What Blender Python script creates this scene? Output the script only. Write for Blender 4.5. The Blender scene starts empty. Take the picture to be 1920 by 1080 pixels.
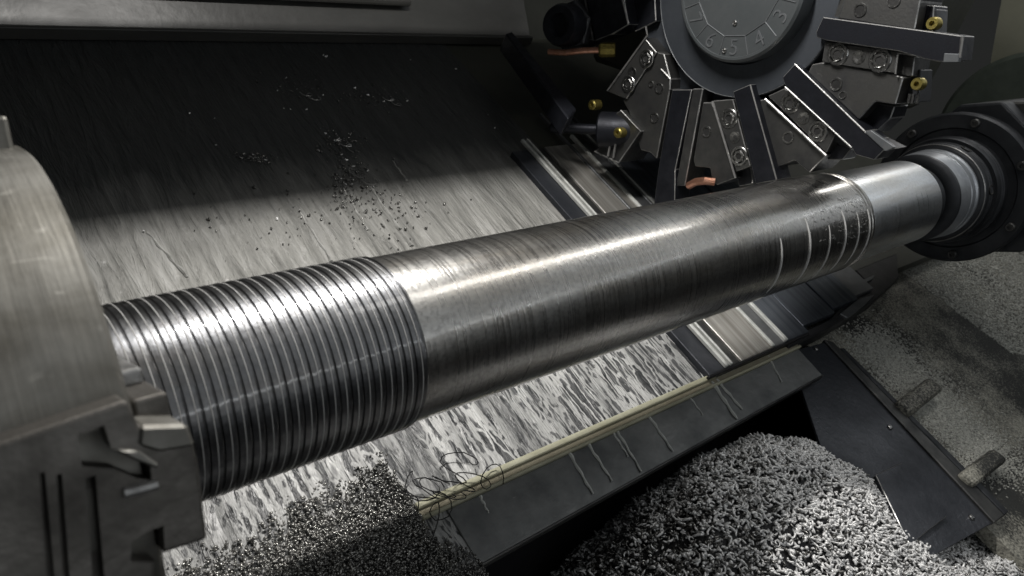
import bpy, bmesh, math, random
from mathutils import Vector, Matrix
random.seed(7)
rnd = random.random
scene = bpy.context.scene
COL = scene.collection
V = Vector

# ------------------------------------------------------------------ camera
# x runs along the spindle, y to the back of the machine, z up; the spindle axis is y = z = 0
CAM = V((0.0, -0.4370, 0.1924))
RIGHT = V((0.7598, -0.6501, 0.0)); UPV = V((0.1905, 0.2227, 0.9561)); FWD = V((0.6216, 0.7265, -0.2930))
cam_data = bpy.data.cameras.new('camera'); cam = bpy.data.objects.new('camera', cam_data); COL.objects.link(cam)
m = Matrix((RIGHT, UPV, -FWD)).transposed().to_4x4(); m.translation = CAM
cam.matrix_world = m
cam_data.sensor_width = 36; cam_data.lens = 36 * 1425.8 / 1920
cam_data.clip_start = 0.01; cam_data.clip_end = 50
cam_data.dof.use_dof = True; cam_data.dof.focus_distance = 0.78; cam_data.dof.aperture_fstop = 11
scene.camera = cam

# ------------------------------------------------------------------ light
world = bpy.data.worlds.new('World'); scene.world = world; world.use_nodes = True
bgn = world.node_tree.nodes['Background']; bgn.inputs[0].default_value = (0.92, 0.95, 0.92, 1); bgn.inputs[1].default_value = 0.02
def area(name, loc, target, sx, sy, power, col):
    l = bpy.data.lights.new(name, 'AREA'); l.shape = 'RECTANGLE'; l.size = sx; l.size_y = sy; l.energy = power; l.color = col
    o = bpy.data.objects.new(name, l); COL.objects.link(o); o.location = loc
    z = (V(loc) - V(target)).normalized(); x = V((1, 0, 0)); y = z.cross(x).normalized(); x = y.cross(z)
    mm = Matrix((x, y, z)).transposed().to_4x4(); mm.translation = V(loc); o.matrix_world = mm
    return o
area('strip_lamp', (0.42, 0.05, 0.66), (0.42, 0.03, 0.0), 0.30, 0.03, 8.6, (1.0, 0.97, 0.93))
def upright_area(name, centre, along, sx, sy, power, col):           # a shop window / tube standing upright in front of the machine
    l = bpy.data.lights.new(name, 'AREA'); l.shape = 'RECTANGLE'; l.size = sx; l.size_y = sy; l.energy = power; l.color = col
    o = bpy.data.objects.new(name, l); COL.objects.link(o); x = V(along).normalized(); z = V((0, -1, 0)); y = z.cross(x)
    mm = Matrix((x, y, z)).transposed().to_4x4(); mm.translation = V(centre); o.matrix_world = mm
def slanted_strip(name, a, b, w, power, col):                          # a ceiling tube running from a to b, shining down
    a, b = V(a), V(b); l = bpy.data.lights.new(name, 'AREA'); l.shape = 'RECTANGLE'; l.size = (b - a).length; l.size_y = w; l.energy = power; l.color = col
    o = bpy.data.objects.new(name, l); COL.objects.link(o); x = (b - a).normalized(); z = V((0, 0, 1)); y = z.cross(x)
    mm = Matrix((x, y, z)).transposed().to_4x4(); mm.translation = (a + b) / 2; o.matrix_world = mm
slanted_strip('ceiling_tube', (0.54, -0.264, 0.66), (2.08, 0.08, 0.66), .10, 3.4, (1.0, 0.97, 0.93))
upright_area('shop_window', (1.97, -1.0, 1.56), (.944, 0, .330), 4.6, 1.6, 8.5, (0.95, 0.98, 1.0))
upright_area('shop_tube', (2.24, -1.0, .76), (.944, 0, .330), 4.6, .022, 2.2, (0.95, 0.98, 1.0))
l_ = bpy.data.lights.new('end_fill', 'AREA'); l_.shape = 'RECTANGLE'; l_.size = .95; l_.size_y = 1.05; l_.energy = 1.5; l_.color = (.95, .98, 1.0)
o_ = bpy.data.objects.new('end_fill', l_); COL.objects.link(o_)
m_ = Matrix(((0, 1, 0), (0, 0, 1), (1, 0, 0))).transposed().to_4x4(); m_.translation = V((2.08, -.45, .78)); o_.matrix_world = m_      # fill light added at the end wall, upright, facing the chuck
area('doorway_light', (0.2, -1.1, 0.02), (0.7, 0.0, -0.05), 2.0, 0.35, 0.7, (0.93, 0.97, 1.0))
scene.view_settings.view_transform = 'Standard'; scene.view_settings.look = 'None'
scene.view_settings.exposure = -0.1; scene.view_settings.gamma = 1

# ------------------------------------------------------------------ frames of reference
TH = math.radians(32.4447); CT, ST = math.cos(TH), math.sin(TH)
S = V((0, CT, ST)); N = V((0, -ST, CT)); X = V((1, 0, 0))
def bed(x, u, h): return V((x, u * CT - h * ST, u * ST + h * CT))       # along spindle, up the slant, off the slant
def ray(px, py): return (RIGHT * (px - 960) + UPV * (540 - py) + FWD * 1425.8).normalized()
def hit(px, py, n, off):
    d = ray(px, py); return CAM + d * ((off - n.dot(CAM)) / n.dot(d))
def on_bed(px, py, h): return hit(px, py, N, h)                          # measured photo point on the slanted bed at height h
def on_x(px, py, x): return hit(px, py, X, x)                            # ... on an upright plane across the spindle
def on_cyl(px, py, R):
    d = ray(px, py); a = d.y**2 + d.z**2; b = 2 * (CAM.y * d.y + CAM.z * d.z); c = CAM.y**2 + CAM.z**2 - R * R
    t = (-b - math.sqrt(max(b * b - 4 * a * c, 0))) / (2 * a); return CAM + d * t
def xu(p): return p.x, p.dot(S)

# ------------------------------------------------------------------ materials
def mat(name):
    m = bpy.data.materials.new(name); m.use_nodes = True
    nt = m.node_tree; return m, nt, nt.nodes['Principled BSDF']
def nd(nt, t, **k):
    n = nt.nodes.new(t)
    for a, v in k.items(): setattr(n, a, v)
    return n
def coords(nt, scale, rot=(0, 0, 0), obj=True):
    tc = nd(nt, 'ShaderNodeTexCoord'); r = nd(nt, 'ShaderNodeMapping'); r.inputs['Rotation'].default_value = rot
    nt.links.new(tc.outputs['Object'], r.inputs[0])
    s = nd(nt, 'ShaderNodeMapping'); s.inputs['Scale'].default_value = scale
    nt.links.new(r.outputs[0], s.inputs[0]); return s.outputs[0]
def noise(nt, vec, scale=1, detail=3, rough=.55, dist=0):
    n = nd(nt, 'ShaderNodeTexNoise'); n.inputs['Scale'].default_value = scale; n.inputs['Detail'].default_value = detail
    n.inputs['Roughness'].default_value = rough; n.inputs['Distortion'].default_value = dist
    nt.links.new(vec, n.inputs['Vector']); return n.outputs['Fac']
def ramp(nt, fac, stops):
    r = nd(nt, 'ShaderNodeValToRGB'); e = r.color_ramp.elements
    while len(e) < len(stops): e.new(.5)
    for k, (p, c) in enumerate(stops):
        e[k].position = p; e[k].color = (c, c, c, 1) if isinstance(c, (int, float)) else (*c, 1)
    nt.links.new(fac, r.inputs[0]); return r.outputs[0]
def mixc(nt, f, a, b, mode='MIX'):
    x = nd(nt, 'ShaderNodeMix', data_type='RGBA', blend_type=mode)
    for s, v in ((0, f), (6, a), (7, b)):
        if hasattr(v, 'is_linked'): nt.links.new(v, x.inputs[s])
        else: x.inputs[s].default_value = v if s == 0 else (*v, 1)
    return x.outputs[2]
def mth(nt, op, a, b=0.0, c=0.0):
    x = nd(nt, 'ShaderNodeMath', operation=op)
    for s, v in enumerate((a, b, c)):
        if hasattr(v, 'is_linked'): nt.links.new(v, x.inputs[s])
        else: x.inputs[s].default_value = v
    return x.outputs[0]
def bump(nt, bs, hgt, dist, strength=1.0, prev=None):
    b = nd(nt, 'ShaderNodeBump'); b.inputs['Distance'].default_value = dist; b.inputs['Strength'].default_value = strength
    nt.links.new(hgt, b.inputs['Height'])
    if prev is not None: nt.links.new(prev, b.inputs['Normal'])
    nt.links.new(b.outputs[0], bs.inputs['Normal']); return b.outputs[0]

def metal(name, lo, hi, rough=(.3, .5), metallic=1.0, scale=(40, 40, 40), bscale=(300, 300, 300), bdist=.0003, spec=.5, rot=(0, 0, 0)):
    m, nt, bs = mat(name)
    f = noise(nt, coords(nt, scale, rot), 1, 5, .6)
    nt.links.new(ramp(nt, f, [(.3, lo), (.7, hi)]), bs.inputs['Base Color'])
    nt.links.new(ramp(nt, f, [(.3, rough[1]), (.7, rough[0])]), bs.inputs['Roughness'])
    bs.inputs['Metallic'].default_value = metallic; bs.inputs['Specular IOR Level'].default_value = spec
    if bdist: bump(nt, bs, noise(nt, coords(nt, bscale, rot), 1, 3), bdist)
    return m

def turned(name, base, rough, ring=.0002, spots=.5, coat=0):
    m, nt, bs = mat(name); bs.inputs['Metallic'].default_value = 1
    f = noise(nt, coords(nt, (5, 34, 34)), 1, 6, .62, .5)
    warm = (base[0] * .72, base[1] * .66, base[2] * .58); dark = tuple(c * .55 for c in base)
    c = mixc(nt, ramp(nt, f, [(.45, 0), (.7, .8)]), base, warm)
    g = noise(nt, coords(nt, (330, 330, 330)), 1, 2)
    c = mixc(nt, ramp(nt, g, [(.42, .0), (.72, spots)]), c, dark)
    nt.links.new(c, bs.inputs['Base Color'])
    st = noise(nt, coords(nt, (420, 9, 9)), 1, 2, .6)
    cl = noise(nt, coords(nt, (12, 12, 12)), 1, 3)
    nt.links.new(mth(nt, 'MULTIPLY_ADD', st, .22, mth(nt, 'MULTIPLY_ADD', cl, .12, rough - .17)), bs.inputs['Roughness'])
    pt = ramp(nt, noise(nt, coords(nt, (7, 22, 22)), 1, 3, .6), [(.38, .25), (.62, 1)])
    b1 = bump(nt, bs, mth(nt, 'MULTIPLY', st, pt), ring)
    if coat:                                                        # thin wet film of coolant with its own clear reflection
        cb = nd(nt, 'ShaderNodeBump'); cb.inputs['Distance'].default_value = ring * coat; nt.links.new(mth(nt, 'MULTIPLY', st, pt), cb.inputs['Height'])
        nt.links.new(cb.outputs[0], bs.inputs['Coat Normal']); bs.inputs['Coat Roughness'].default_value = .07
        nt.links.new(ramp(nt, noise(nt, coords(nt, (9, 20, 20)), 1, 4, .6), [(.35, .25), (.6, 1)]), bs.inputs['Coat Weight'])
    bump(nt, bs, g, .0003, .35, b1)
    return m
M = {}
M['turned'] = turned('turned_steel', (.41, .405, .39), .29, .00018, .75, .8)
M['turned_end'] = turned('finish_turned_steel', (.80, .83, .86), .32, .00030, .35)
M['thread'] = turned('threaded_steel', (.15, .153, .16), .34, .00012, .65, .5)
def chuck_material():
    m, nt, bs = mat('scuffed_chuck_steel'); bs.inputs['Metallic'].default_value = 1
    f = noise(nt, coords(nt, (12, 24, 24)), 1, 5, .62, .4); g = noise(nt, coords(nt, (40, 16, 16)), 1, 4, .6)
    sc = ramp(nt, noise(nt, coords(nt, (55, 150, 30)), 1, 2, .5, .8), [(.62, 0), (.68, 1)])
    c = mixc(nt, ramp(nt, f, [(.35, 0), (.65, 1)]), (.13, .124, .108), (.24, .236, .218))
    c = mixc(nt, mth(nt, 'MULTIPLY', sc, ramp(nt, g, [(.45, 0), (.6, .7)])), c, (.42, .41, .38))
    nt.links.new(c, bs.inputs['Base Color'])
    nt.links.new(ramp(nt, g, [(.3, .66), (.7, .44)]), bs.inputs['Roughness'])
    b1 = bump(nt, bs, noise(nt, coords(nt, (420, 14, 14)), 1, 2), .00014); bump(nt, bs, g, .0015, .3, b1); return m
M['chuck'] = chuck_material()
M['jaw'] = metal('jaw_steel', (.10, .095, .088), (.21, .20, .185), (.42, .62), 1, (30, 30, 30), (250, 250, 250), .0003)
M['slot'] = metal('slot_dark', (.012, .012, .012), (.03, .03, .03), (.6, .8), .3)
M['black'] = metal('black_oxide', (.008, .009, .013), (.024, .026, .033), (.34, .52), .55, (60, 60, 60), (500, 500, 500), .00015)
M['holder'] = metal('holder_steel', (.055, .056, .058), (.135, .135, .13), (.38, .58), .85, (30, 30, 30), (300, 300, 300), .00018)
M['hub'] = metal('turret_hub', (.045, .052, .062), (.085, .094, .108), (.42, .6), .6, (20, 20, 20), (200, 200, 200), .0001)
M['dial'] = metal('dial_plate', (.075, .085, .09), (.115, .125, .13), (.4, .5), .55, (20, 20, 20), (250, 250, 250), .00006)
M['engrave'] = metal('engraving', (.09, .098, .106), (.17, .178, .186), (.4, .6), .5, bdist=0)
M['edge'] = metal('worn_edge_steel', (.16, .16, .16), (.50, .50, .49), (.3, .5), .75, (60, 60, 60))
M['ridge'] = metal('bright_thread_ridge', (.50, .50, .49), (.66, .66, .65), (.4, .55), .25, bdist=0)
M['screw'] = metal('screw_steel', (.20, .20, .20), (.46, .46, .45), (.22, .4), 1, (300, 300, 300))
M['brass'] = metal('brass', (.16, .13, .045), (.42, .35, .10), (.35, .55), .9, (200, 200, 200))
M['copper'] = metal('copper', (.55, .25, .16), (.75, .42, .30), (.28, .42), .9, (150, 150, 150))
M['tail'] = metal('tailstock_black', (.024, .026, .030), (.060, .064, .070), (.38, .6), .6, (25, 25, 25), (300, 300, 300), .0001)
M['silver'] = metal('live_centre_steel', (.30, .32, .35), (.60, .63, .66), (.26, .45), .7, (40, 25, 25), (600, 60, 60), .00012)
M['paint'] = metal('dark_olive_paint', (.026, .028, .022), (.050, .052, .041), (.45, .65), 0, (6, 6, 6), (90, 90, 90), .0004)
M['paint_grey'] = metal('grey_enamel', (.030, .030, .028), (.058, .058, .054), (.35, .5), 0, (5, 12, 12), (60, 60, 60), .0006)
M['olive'] = metal('olive_enamel', (.13, .132, .10), (.20, .202, .155), (.4, .6), 0, (4, 4, 4), (60, 60, 60), .0006)
M['olive_dark'] = metal('dark_green_enamel', (.035, .045, .036), (.06, .072, .06), (.4, .6), 0)
M['floor'] = metal('oily_floor', (.008, .008, .009), (.022, .022, .024), (.3, .6), 0, (20, 20, 20), (100, 100, 100), .001)
M['trim'] = metal('yellowed_trim', (.36, .35, .24), (.56, .55, .42), (.35, .55), .15, (30, 60, 60), (90, 200, 200), .0004)
M['gap'] = metal('trim_channel', (.24, .215, .15), (.38, .35, .26), (.3, .5), .3, (30, 60, 60))
M['milk'] = metal('coolant_milk', (.42, .43, .41), (.62, .63, .60), (.2, .35), 0, (80, 80, 80), (120, 120, 120), .0005)
M['wetrun'] = metal('coolant_run', (.16, .16, .15), (.40, .40, .385), (.25, .4), 0, (90, 90, 90), (200, 200, 200), .0006)
M['chip'] = metal('bright_chip', (.66, .66, .66), (.96, .96, .95), (.3, .5), .2, (140, 140, 140), bdist=0)
M['chip_dark'] = metal('dark_chip', (.03, .03, .03), (.34, .335, .32), (.2, .4), .8, (300, 260, 260), bdist=0)
M['chip_fine'] = metal('fine_chip', (.05, .05, .049), (.60, .59, .56), (.2, .4), .75, (300, 300, 300), bdist=0)
M['dust'] = metal('grey_dust', (.30, .305, .28), (.62, .62, .57), (.5, .8), .2, (200, 200, 200), bdist=0)
M['swarf'] = metal('black_swarf', (.006, .006, .007), (.02, .02, .022), (.3, .5), .5, bdist=0)
M['rubber'] = metal('black_rubber', (.008, .008, .009), (.018, .018, .02), (.4, .6), 0)
M['plate'] = metal('dull_plate', (.085, .09, .095), (.17, .175, .18), (.32, .5), .5, (14, 30, 30), (120, 120, 120), .0004)
M['band'] = metal('beige_cover_steel', (.25, .235, .21), (.5, .49, .46), (.3, .45), .6, (160, 4, 4), (300, 20, 20), .0003, rot=(-math.radians(32.4), 0, 0))
M['blue'] = metal('blue_tinted_cover_steel', (.05, .06, .075), (.14, .155, .18), (.3, .45), .7, (120, 4, 4), (300, 20, 20), .0003, rot=(-math.radians(32.4), 0, 0))  # blue of the reflections put into the base colour
M['apron'] = metal('stained_apron', (.085, .09, .092), (.24, .245, .24), (.3, .5), .35, (16, 16, 16), (120, 120, 120), .0004)
M['chute'] = metal('chute_plate', (.022, .025, .032), (.06, .064, .074), (.32, .5), .45, (12, 12, 12), (140, 140, 140), .0005)

def bed_material():
    m, nt, bs = mat('coolant_washed_sheet'); R = (-TH, 0, 0)
    tc = nd(nt, 'ShaderNodeTexCoord'); mp = nd(nt, 'ShaderNodeMapping'); mp.inputs['Rotation'].default_value = R
    nt.links.new(tc.outputs['Object'], mp.inputs[0]); sp = nd(nt, 'ShaderNodeSeparateXYZ'); nt.links.new(mp.outputs[0], sp.inputs[0])
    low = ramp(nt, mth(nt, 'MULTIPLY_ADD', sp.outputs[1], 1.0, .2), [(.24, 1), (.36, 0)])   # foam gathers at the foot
    s1 = noise(nt, coords(nt, (70, 11, 11), R), 1, 5, .65, 1.2)
    s2 = noise(nt, coords(nt, (125, 26, 26), R), 1, 3, .6, 1.0)
    s3 = noise(nt, coords(nt, (26, 3, 3), R), 1, 3, .6, .4)
    s4 = noise(nt, coords(nt, (100, 11, 11), R), 1, 4, .65, .9)
    vo = nd(nt, 'ShaderNodeTexVoronoi'); vo.inputs['Scale'].default_value = 1; nt.links.new(coords(nt, (120, 42, 42), R), vo.inputs['Vector'])
    cell = ramp(nt, vo.outputs['Distance'], [(.22, 0), (.42, 1)])
    sepc = nd(nt, 'ShaderNodeSeparateColor'); nt.links.new(vo.outputs['Color'], sepc.inputs[0])
    holes_ = mth(nt, 'MAXIMUM', cell, ramp(nt, mth(nt, 'MULTIPLY_ADD', s3, .9, mth(nt, 'MULTIPLY', sepc.outputs[0], .35)), [(.56, 1), (.66, 0)]))
    runs = mth(nt, 'MULTIPLY_ADD', s4, .65, mth(nt, 'MULTIPLY', s2, .35))
    wob = nd(nt, 'ShaderNodeVectorMath', operation='ADD'); nt.links.new(coords(nt, (110, 13, 13), R), wob.inputs[0])
    wn = nd(nt, 'ShaderNodeTexNoise'); wn.inputs['Scale'].default_value = 1.6; wn.inputs['Detail'].default_value = 3; nt.links.new(coords(nt, (40, 22, 22), R), wn.inputs['Vector'])
    wm = nd(nt, 'ShaderNodeVectorMath', operation='SCALE'); wm.inputs['Scale'].default_value = 1.6; nt.links.new(wn.outputs['Color'], wm.inputs[0]); nt.links.new(wm.outputs[0], wob.inputs[1])
    ve = nd(nt, 'ShaderNodeTexVoronoi', feature='DISTANCE_TO_EDGE'); ve.inputs['Scale'].default_value = 1; nt.links.new(wob.outputs[0], ve.inputs['Vector'])
    net = ramp(nt, ve.outputs['Distance'], [(.08, 1), (.13, 0)])
    foam = mth(nt, 'MAXIMUM', mth(nt, 'MULTIPLY', ramp(nt, runs, [(.52, 0), (.56, 1)]), holes_), mth(nt, 'MULTIPLY', net, ramp(nt, s3, [(.3, 0), (.45, 1)])))
    thin = ramp(nt, mth(nt, 'MULTIPLY_ADD', s1, .35, mth(nt, 'MULTIPLY_ADD', s4, .35, mth(nt, 'MULTIPLY', s3, .3))), [(.38, (.13, .13, .122)), (.52, (.27, .268, .252)), (.64, (.44, .437, .42))])
    deep = ramp(nt, s2, [(.35, (.022, .024, .026)), (.7, (.14, .142, .144))])
    foamc = mixc(nt, foam, deep, ramp(nt, s3, [(.35, (.26, .262, .258)), (.65, (.54, .542, .53))]))
    upper_shade = ramp(nt, mth(nt, 'MULTIPLY_ADD', s1, .16, sp.outputs[1]), [(.36, 0), (.52, 1)])     # splashed zone below; shade of the upper sheet painted into its colour
    thin = mixc(nt, upper_shade, thin, mixc(nt, s4, (.022, .024, .024), (.058, .06, .06)))
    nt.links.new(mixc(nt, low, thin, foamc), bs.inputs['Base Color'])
    bs.inputs['Metallic'].default_value = 0.0; bs.inputs['Specular IOR Level'].default_value = .5
    nt.links.new(ramp(nt, s2, [(.3, .3), (.7, .5)]), bs.inputs['Roughness'])
    b1 = bump(nt, bs, s4, .006, .9); bump(nt, bs, s2, .003, .6, b1)
    return m
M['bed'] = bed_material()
def casting_material():
    m, nt, bs = mat('dusty_casting')
    f = noise(nt, coords(nt, (5, 5, 5)), 1, 4, .6); g = noise(nt, coords(nt, (320, 320, 320)), 1, 2)
    d = ramp(nt, mth(nt, 'MULTIPLY_ADD', g, .35, mth(nt, 'MULTIPLY', f, .75)), [(.5, 0), (.66, 1)])
    nt.links.new(mixc(nt, d, (.028, .029, .027), (.42, .41, .35)), bs.inputs['Base Color'])
    bs.inputs['Roughness'].default_value = .6; bump(nt, bs, g, .0012, .8); return m
M['casting'] = casting_material()

# ------------------------------------------------------------------ object helpers
def link(name, bm, material, parent=None, smooth=False):
    bmesh.ops.recalc_face_normals(bm, faces=bm.faces[:])
    me = bpy.data.meshes.new(name); bm.to_mesh(me); bm.free()
    if smooth:
        me.shade_smooth() if hasattr(me, 'shade_smooth') else None
        try: me.set_sharp_from_angle(angle=math.radians(32))
        except Exception: pass
    me.materials.append(material)
    o = bpy.data.objects.new(name, me); COL.objects.link(o)
    if parent: o.parent = parent; o.matrix_parent_inverse = parent.matrix_world.inverted()
    return o
def worn_edges(o): o.data.materials.append(M['edge']); return o
def tag(o, label=None, cat=None, group=None, kind=None):
    for k, v in (('label', label), ('category', cat), ('group', group), ('kind', kind)):
        if v: o[k] = v
    return o
def thing(name, label, cat, loc=(0, 0, 0), group=None):
    o = bpy.data.objects.new(name, None); COL.objects.link(o); o.location = loc; o.empty_display_size = .02
    o.matrix_world = Matrix.Translation(V(loc)); return tag(o, label, cat, group)
def add_prism(bm, pts, vec, bevel=0.0, seg=1, worn=-1):
    tmp = bmesh.new(); vec = V(vec); a = [tmp.verts.new(p) for p in pts]; b = [tmp.verts.new(V(p) + vec) for p in pts]; n = len(pts)
    tmp.faces.new(a); tmp.faces.new(b[::-1])
    for i in range(n): tmp.faces.new((a[i], b[i], b[(i + 1) % n], a[(i + 1) % n]))
    bmesh.ops.recalc_face_normals(tmp, faces=tmp.faces[:])
    if bevel: bmesh.ops.bevel(tmp, geom=tmp.edges[:], offset=bevel, segments=seg, affect='EDGES', profile=.5, clamp_overlap=True, material=worn)
    me = bpy.data.meshes.new('t'); tmp.to_mesh(me); tmp.free(); bm.from_mesh(me); bpy.data.meshes.remove(me)
def prism(pts, vec, bevel=0.0, seg=1, worn=-1):
    bm = bmesh.new(); add_prism(bm, pts, vec, bevel, seg, worn); return bm
def add_lathe(bm, prof, segs=64, axis=X, origin=(0, 0, 0), capped=True):
    ax = V(axis).normalized(); a = ax.orthogonal().normalized(); b = ax.cross(a); o = V(origin); rows = []
    for x, r in prof:
        rows.append([bm.verts.new(o + ax * x + (a * math.cos(t) + b * math.sin(t)) * r) for t in (2 * math.pi * i / segs for i in range(segs))])
    for p, q in zip(rows, rows[1:]):
        for i in range(segs): bm.faces.new((p[i], p[(i + 1) % segs], q[(i + 1) % segs], q[i]))
    if capped: bm.faces.new(rows[0][::-1]); bm.faces.new(rows[-1])
def lathe(prof, segs=64, axis=X, origin=(0, 0, 0), capped=True):
    bm = bmesh.new(); add_lathe(bm, prof, segs, axis, origin, capped); return bm
def add_tube(bm, pts, r, sides=6, taper=None):
    pts = [V(p) for p in pts]; rows = []; n = len(pts); ref = None
    for i, p in enumerate(pts):
        t = (pts[min(i + 1, n - 1)] - pts[max(i - 1, 0)]).normalized()
        if ref is None or abs(ref.dot(t)) > .97: ref = t.orthogonal().normalized()
        a = (ref - t * ref.dot(t)).normalized(); b = t.cross(a); ref = a
        rr = r[i] if isinstance(r, (list, tuple)) else r
        rows.append([bm.verts.new(p + (a * math.cos(k) + b * math.sin(k)) * rr) for k in (2 * math.pi * j / sides for j in range(sides))])
    for p, q in zip(rows, rows[1:]):
        for i in range(sides): bm.faces.new((p[i], p[(i + 1) % sides], q[(i + 1) % sides], q[i]))
    bm.faces.new(rows[0][::-1]); bm.faces.new(rows[-1])
def tube(pts, r, sides=8):
    bm = bmesh.new(); add_tube(bm, pts, r, sides); return bm
def polyx(px, x): return [on_x(a, b, x) for a, b in px]
def polyb(px, h): return [on_bed(a, b, h) for a, b in px]
def bquad(x0, x1, u0, u1, h): return [bed(x0, u0, h), bed(x1, u0, h), bed(x1, u1, h), bed(x0, u1, h)]

# ------------------------------------------------------------------ the setting
H = -0.2
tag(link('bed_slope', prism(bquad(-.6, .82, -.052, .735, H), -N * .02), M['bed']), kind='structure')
tag(link('bed_slope', prism(bquad(.82, 1.9, .0, .735, H - .003), -N * .02), M['paint']), kind='structure')
tag(link('floor', prism([V((-1.5, -1.5, -.46)), V((3, -1.5, -.46)), V((3, 1.2, -.46)), V((-1.5, 1.2, -.46))], (0, 0, -.05)), M['floor']), kind='structure')
tag(link('lower_wall', prism([V((-1.5, .12, -.459)), V((3, .12, -.459)), V((3, .12, -.25)), V((-1.5, .12, -.25))], (0, .02, 0)), M['floor']), kind='structure')
c = on_x(1862, 90, 2.1)
tag(link('end_wall', prism([V((2.1, c.y, -.459)), V((2.1, -.15, -.459)), V((2.1, -.15, 1.2)), V((2.1, c.y, 1.2))], (.03, 0, 0)), M['olive']), kind='structure')
tag(link('back_wall', prism([V((-1.2, 1.0, -.459)), V((2.15, 1.0, -.459)), V((2.15, 1.0, 1.3)), V((-1.2, 1.0, 1.3))], (0, .03, 0)), M['paint']), kind='structure')
tag(link('end_casting', prism([bed(1.03, -.62, -.235), bed(2.4, -.62, -.235), bed(2.4, .25, -.235), bed(1.03, .25, -.235)], -N * .02), M['casting']), kind='structure')

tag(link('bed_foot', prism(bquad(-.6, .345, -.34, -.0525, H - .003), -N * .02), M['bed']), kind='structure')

# upper cover beam across the back of the work space
t = thing('cover_beam', 'long grey enamelled cover beam running across the top of the back panel', 'cover', bed(.2, .71, -.19))
link('beam_body', prism([bed(-.6, .712, -.199), bed(-.6, .712, -.185), bed(-.6, .90, -.02), bed(-.6, .95, -.199)], (1.62, 0, 0), .002), M['paint_grey'], t)
link('drip_lip', prism([bed(-.6, .704, -.1985), bed(-.6, .704, -.182), bed(-.6, .7095, -.182), bed(-.6, .7095, -.1985)], (1.62, 0, 0), .001), M['paint_grey'], t)
link('upper_strip', prism([bed(-.6, .735, -.149), bed(-.6, .735, -.142), bed(-.6, .745, -.130), bed(-.6, .76, -.145)], (1.35, 0, 0), .002), M['paint_grey'], t)
# unseen rail above the frame, added to cast the back panel's shade band
tag(link('shade_rail', prism([V((-.8, 0.184, .42)), V((-.8, 0.387, .42)), V((-.8, 0.387, .44)), V((-.8, 0.184, .44))], (1.6, 0, 0), .002), M['paint_grey']),
    'unseen rail added overhead to shade the upper back panel', 'rail')

# ------------------------------------------------------------------ workpiece
RS, RT, RE = .06, .0617, .0565
shaft = thing('steel_shaft', 'long turned steel shaft with a coarse thread, held between chuck and tailstock', 'shaft', (.5, 0, -.06))
def thread_mesh():                                                   # rows follow the helix, so the groove keeps one exact section
    bm = bmesh.new(); p = .0077; x0, x1 = -.02, .2505; seg = 160
    prof = ((0, 0), (.15, .00002), (.38, .00003), (.62, .00002), (.74, 0), (.77, .00022), (.80, .00012), (.84, -.0004), (.865, -.0010), (.89, -.0010), (.915, -.0004), (.95, 0))
    turns = int((x1 - x0) / p) + 2; rows = []
    for k in range(-1, turns):
        for t, dr in prof:
            row = []
            for j in range(seg + 1):
                a = 2 * math.pi * j / seg; x = x0 + (k + t + j / seg) * p; f = max(0, min(1, (x1 - x) / .003)); xc = max(x0, min(x1, x))
                rr = RT + dr * f; row.append(bm.verts.new((xc, -rr * math.sin(a), rr * math.cos(a))))
            rows.append(row)
    for q, w in zip(rows, rows[1:]):
        for j in range(seg):
            if max(w[j].co.x, w[j + 1].co.x) > x0 and min(q[j].co.x, q[j + 1].co.x) < x1: bm.faces.new((q[j], q[j + 1], w[j + 1], w[j]))
    bmesh.ops.remove_doubles(bm, verts=bm.verts[:], dist=1e-6)
    add_lathe(bm, [(x1 - .0001, RT), (x1 + .0006, RT - .0004), (.2521, RS + .0003), (.2526, RS - .002)], 160, capped=False)
    return bm
link('threaded_section', thread_mesh(), M['thread'], shaft, True)
hp = []; k = 0
while True:
    a = 2 * math.pi * k / 96; x = -.0169 + .0077 * k / 96; k += 1
    if x > .2495: break
    hp.append((x, -(RT + .00018) * math.sin(a), (RT + .00018) * math.cos(a)))
link('thread_ridge', tube(hp, .00032, 5), M['ridge'], shaft, True)
link('smooth_section', lathe([(.2515, .0585), (.2521, RS), (.4, RS), (.6, RS), (.8, RS), (.8535, RS), (.8545, RS - .0009), (.857, RS - .0009), (.858, RS + .0002), (.8605, RS + .0002),
     (.8615, RS - .0012), (.8645, RS - .0012), (.8655, RS - .0002), (.8685, RS - .0004), (.870, RS - .0016), (.8725, RS - .0018), (.8735, RE + .0015), (.8755, RE - .0008)], 160), M['turned'], shaft, True)
def patch_chips():
    bm = bmesh.new()
    for k in range(170):
        x = .852 - abs(random.gauss(0, .05)); a = math.radians(random.gauss(70, 13)); r = RS + .0001; l = .002 + rnd() * .004; pts = []
        for i in range(4):
            pts.append((x + (i - 1.5) * l * .35 + (rnd() - .5) * .002, -r * math.sin(a), r * math.cos(a))); a += (rnd() - .3) * .035
        add_tube(bm, pts, .00018 + rnd() * .00025, 4)
    return bm
o = link('torn_surface', patch_chips(), M['edge'], shaft, True); o['kind'] = 'stuff'
link('end_section', lathe([(.8757, RE - .001), (.877, RE), (.95, RE), (1.0, RE), (1.066, RE), (1.075, RE - .0075), (1.0755, .03), (1.072, .02)], 128), M['turned_end'], shaft, True)
def arc_on_shaft(x, a0, a1, r, w):
    pts = []
    for i in range(25):
        a = math.radians(a0 + (a1 - a0) * i / 24); pts.append((x, -r * math.sin(a), r * math.cos(a)))
    rad = [w * (.35 + .65 * math.sin(math.pi * min(1, (i + 1) / 14) / 2)) * (1 if i < 16 else 1 - (i - 16) / 12) for i in range(25)]
    bm = bmesh.new(); add_tube(bm, pts, rad, 6); return bm
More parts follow.
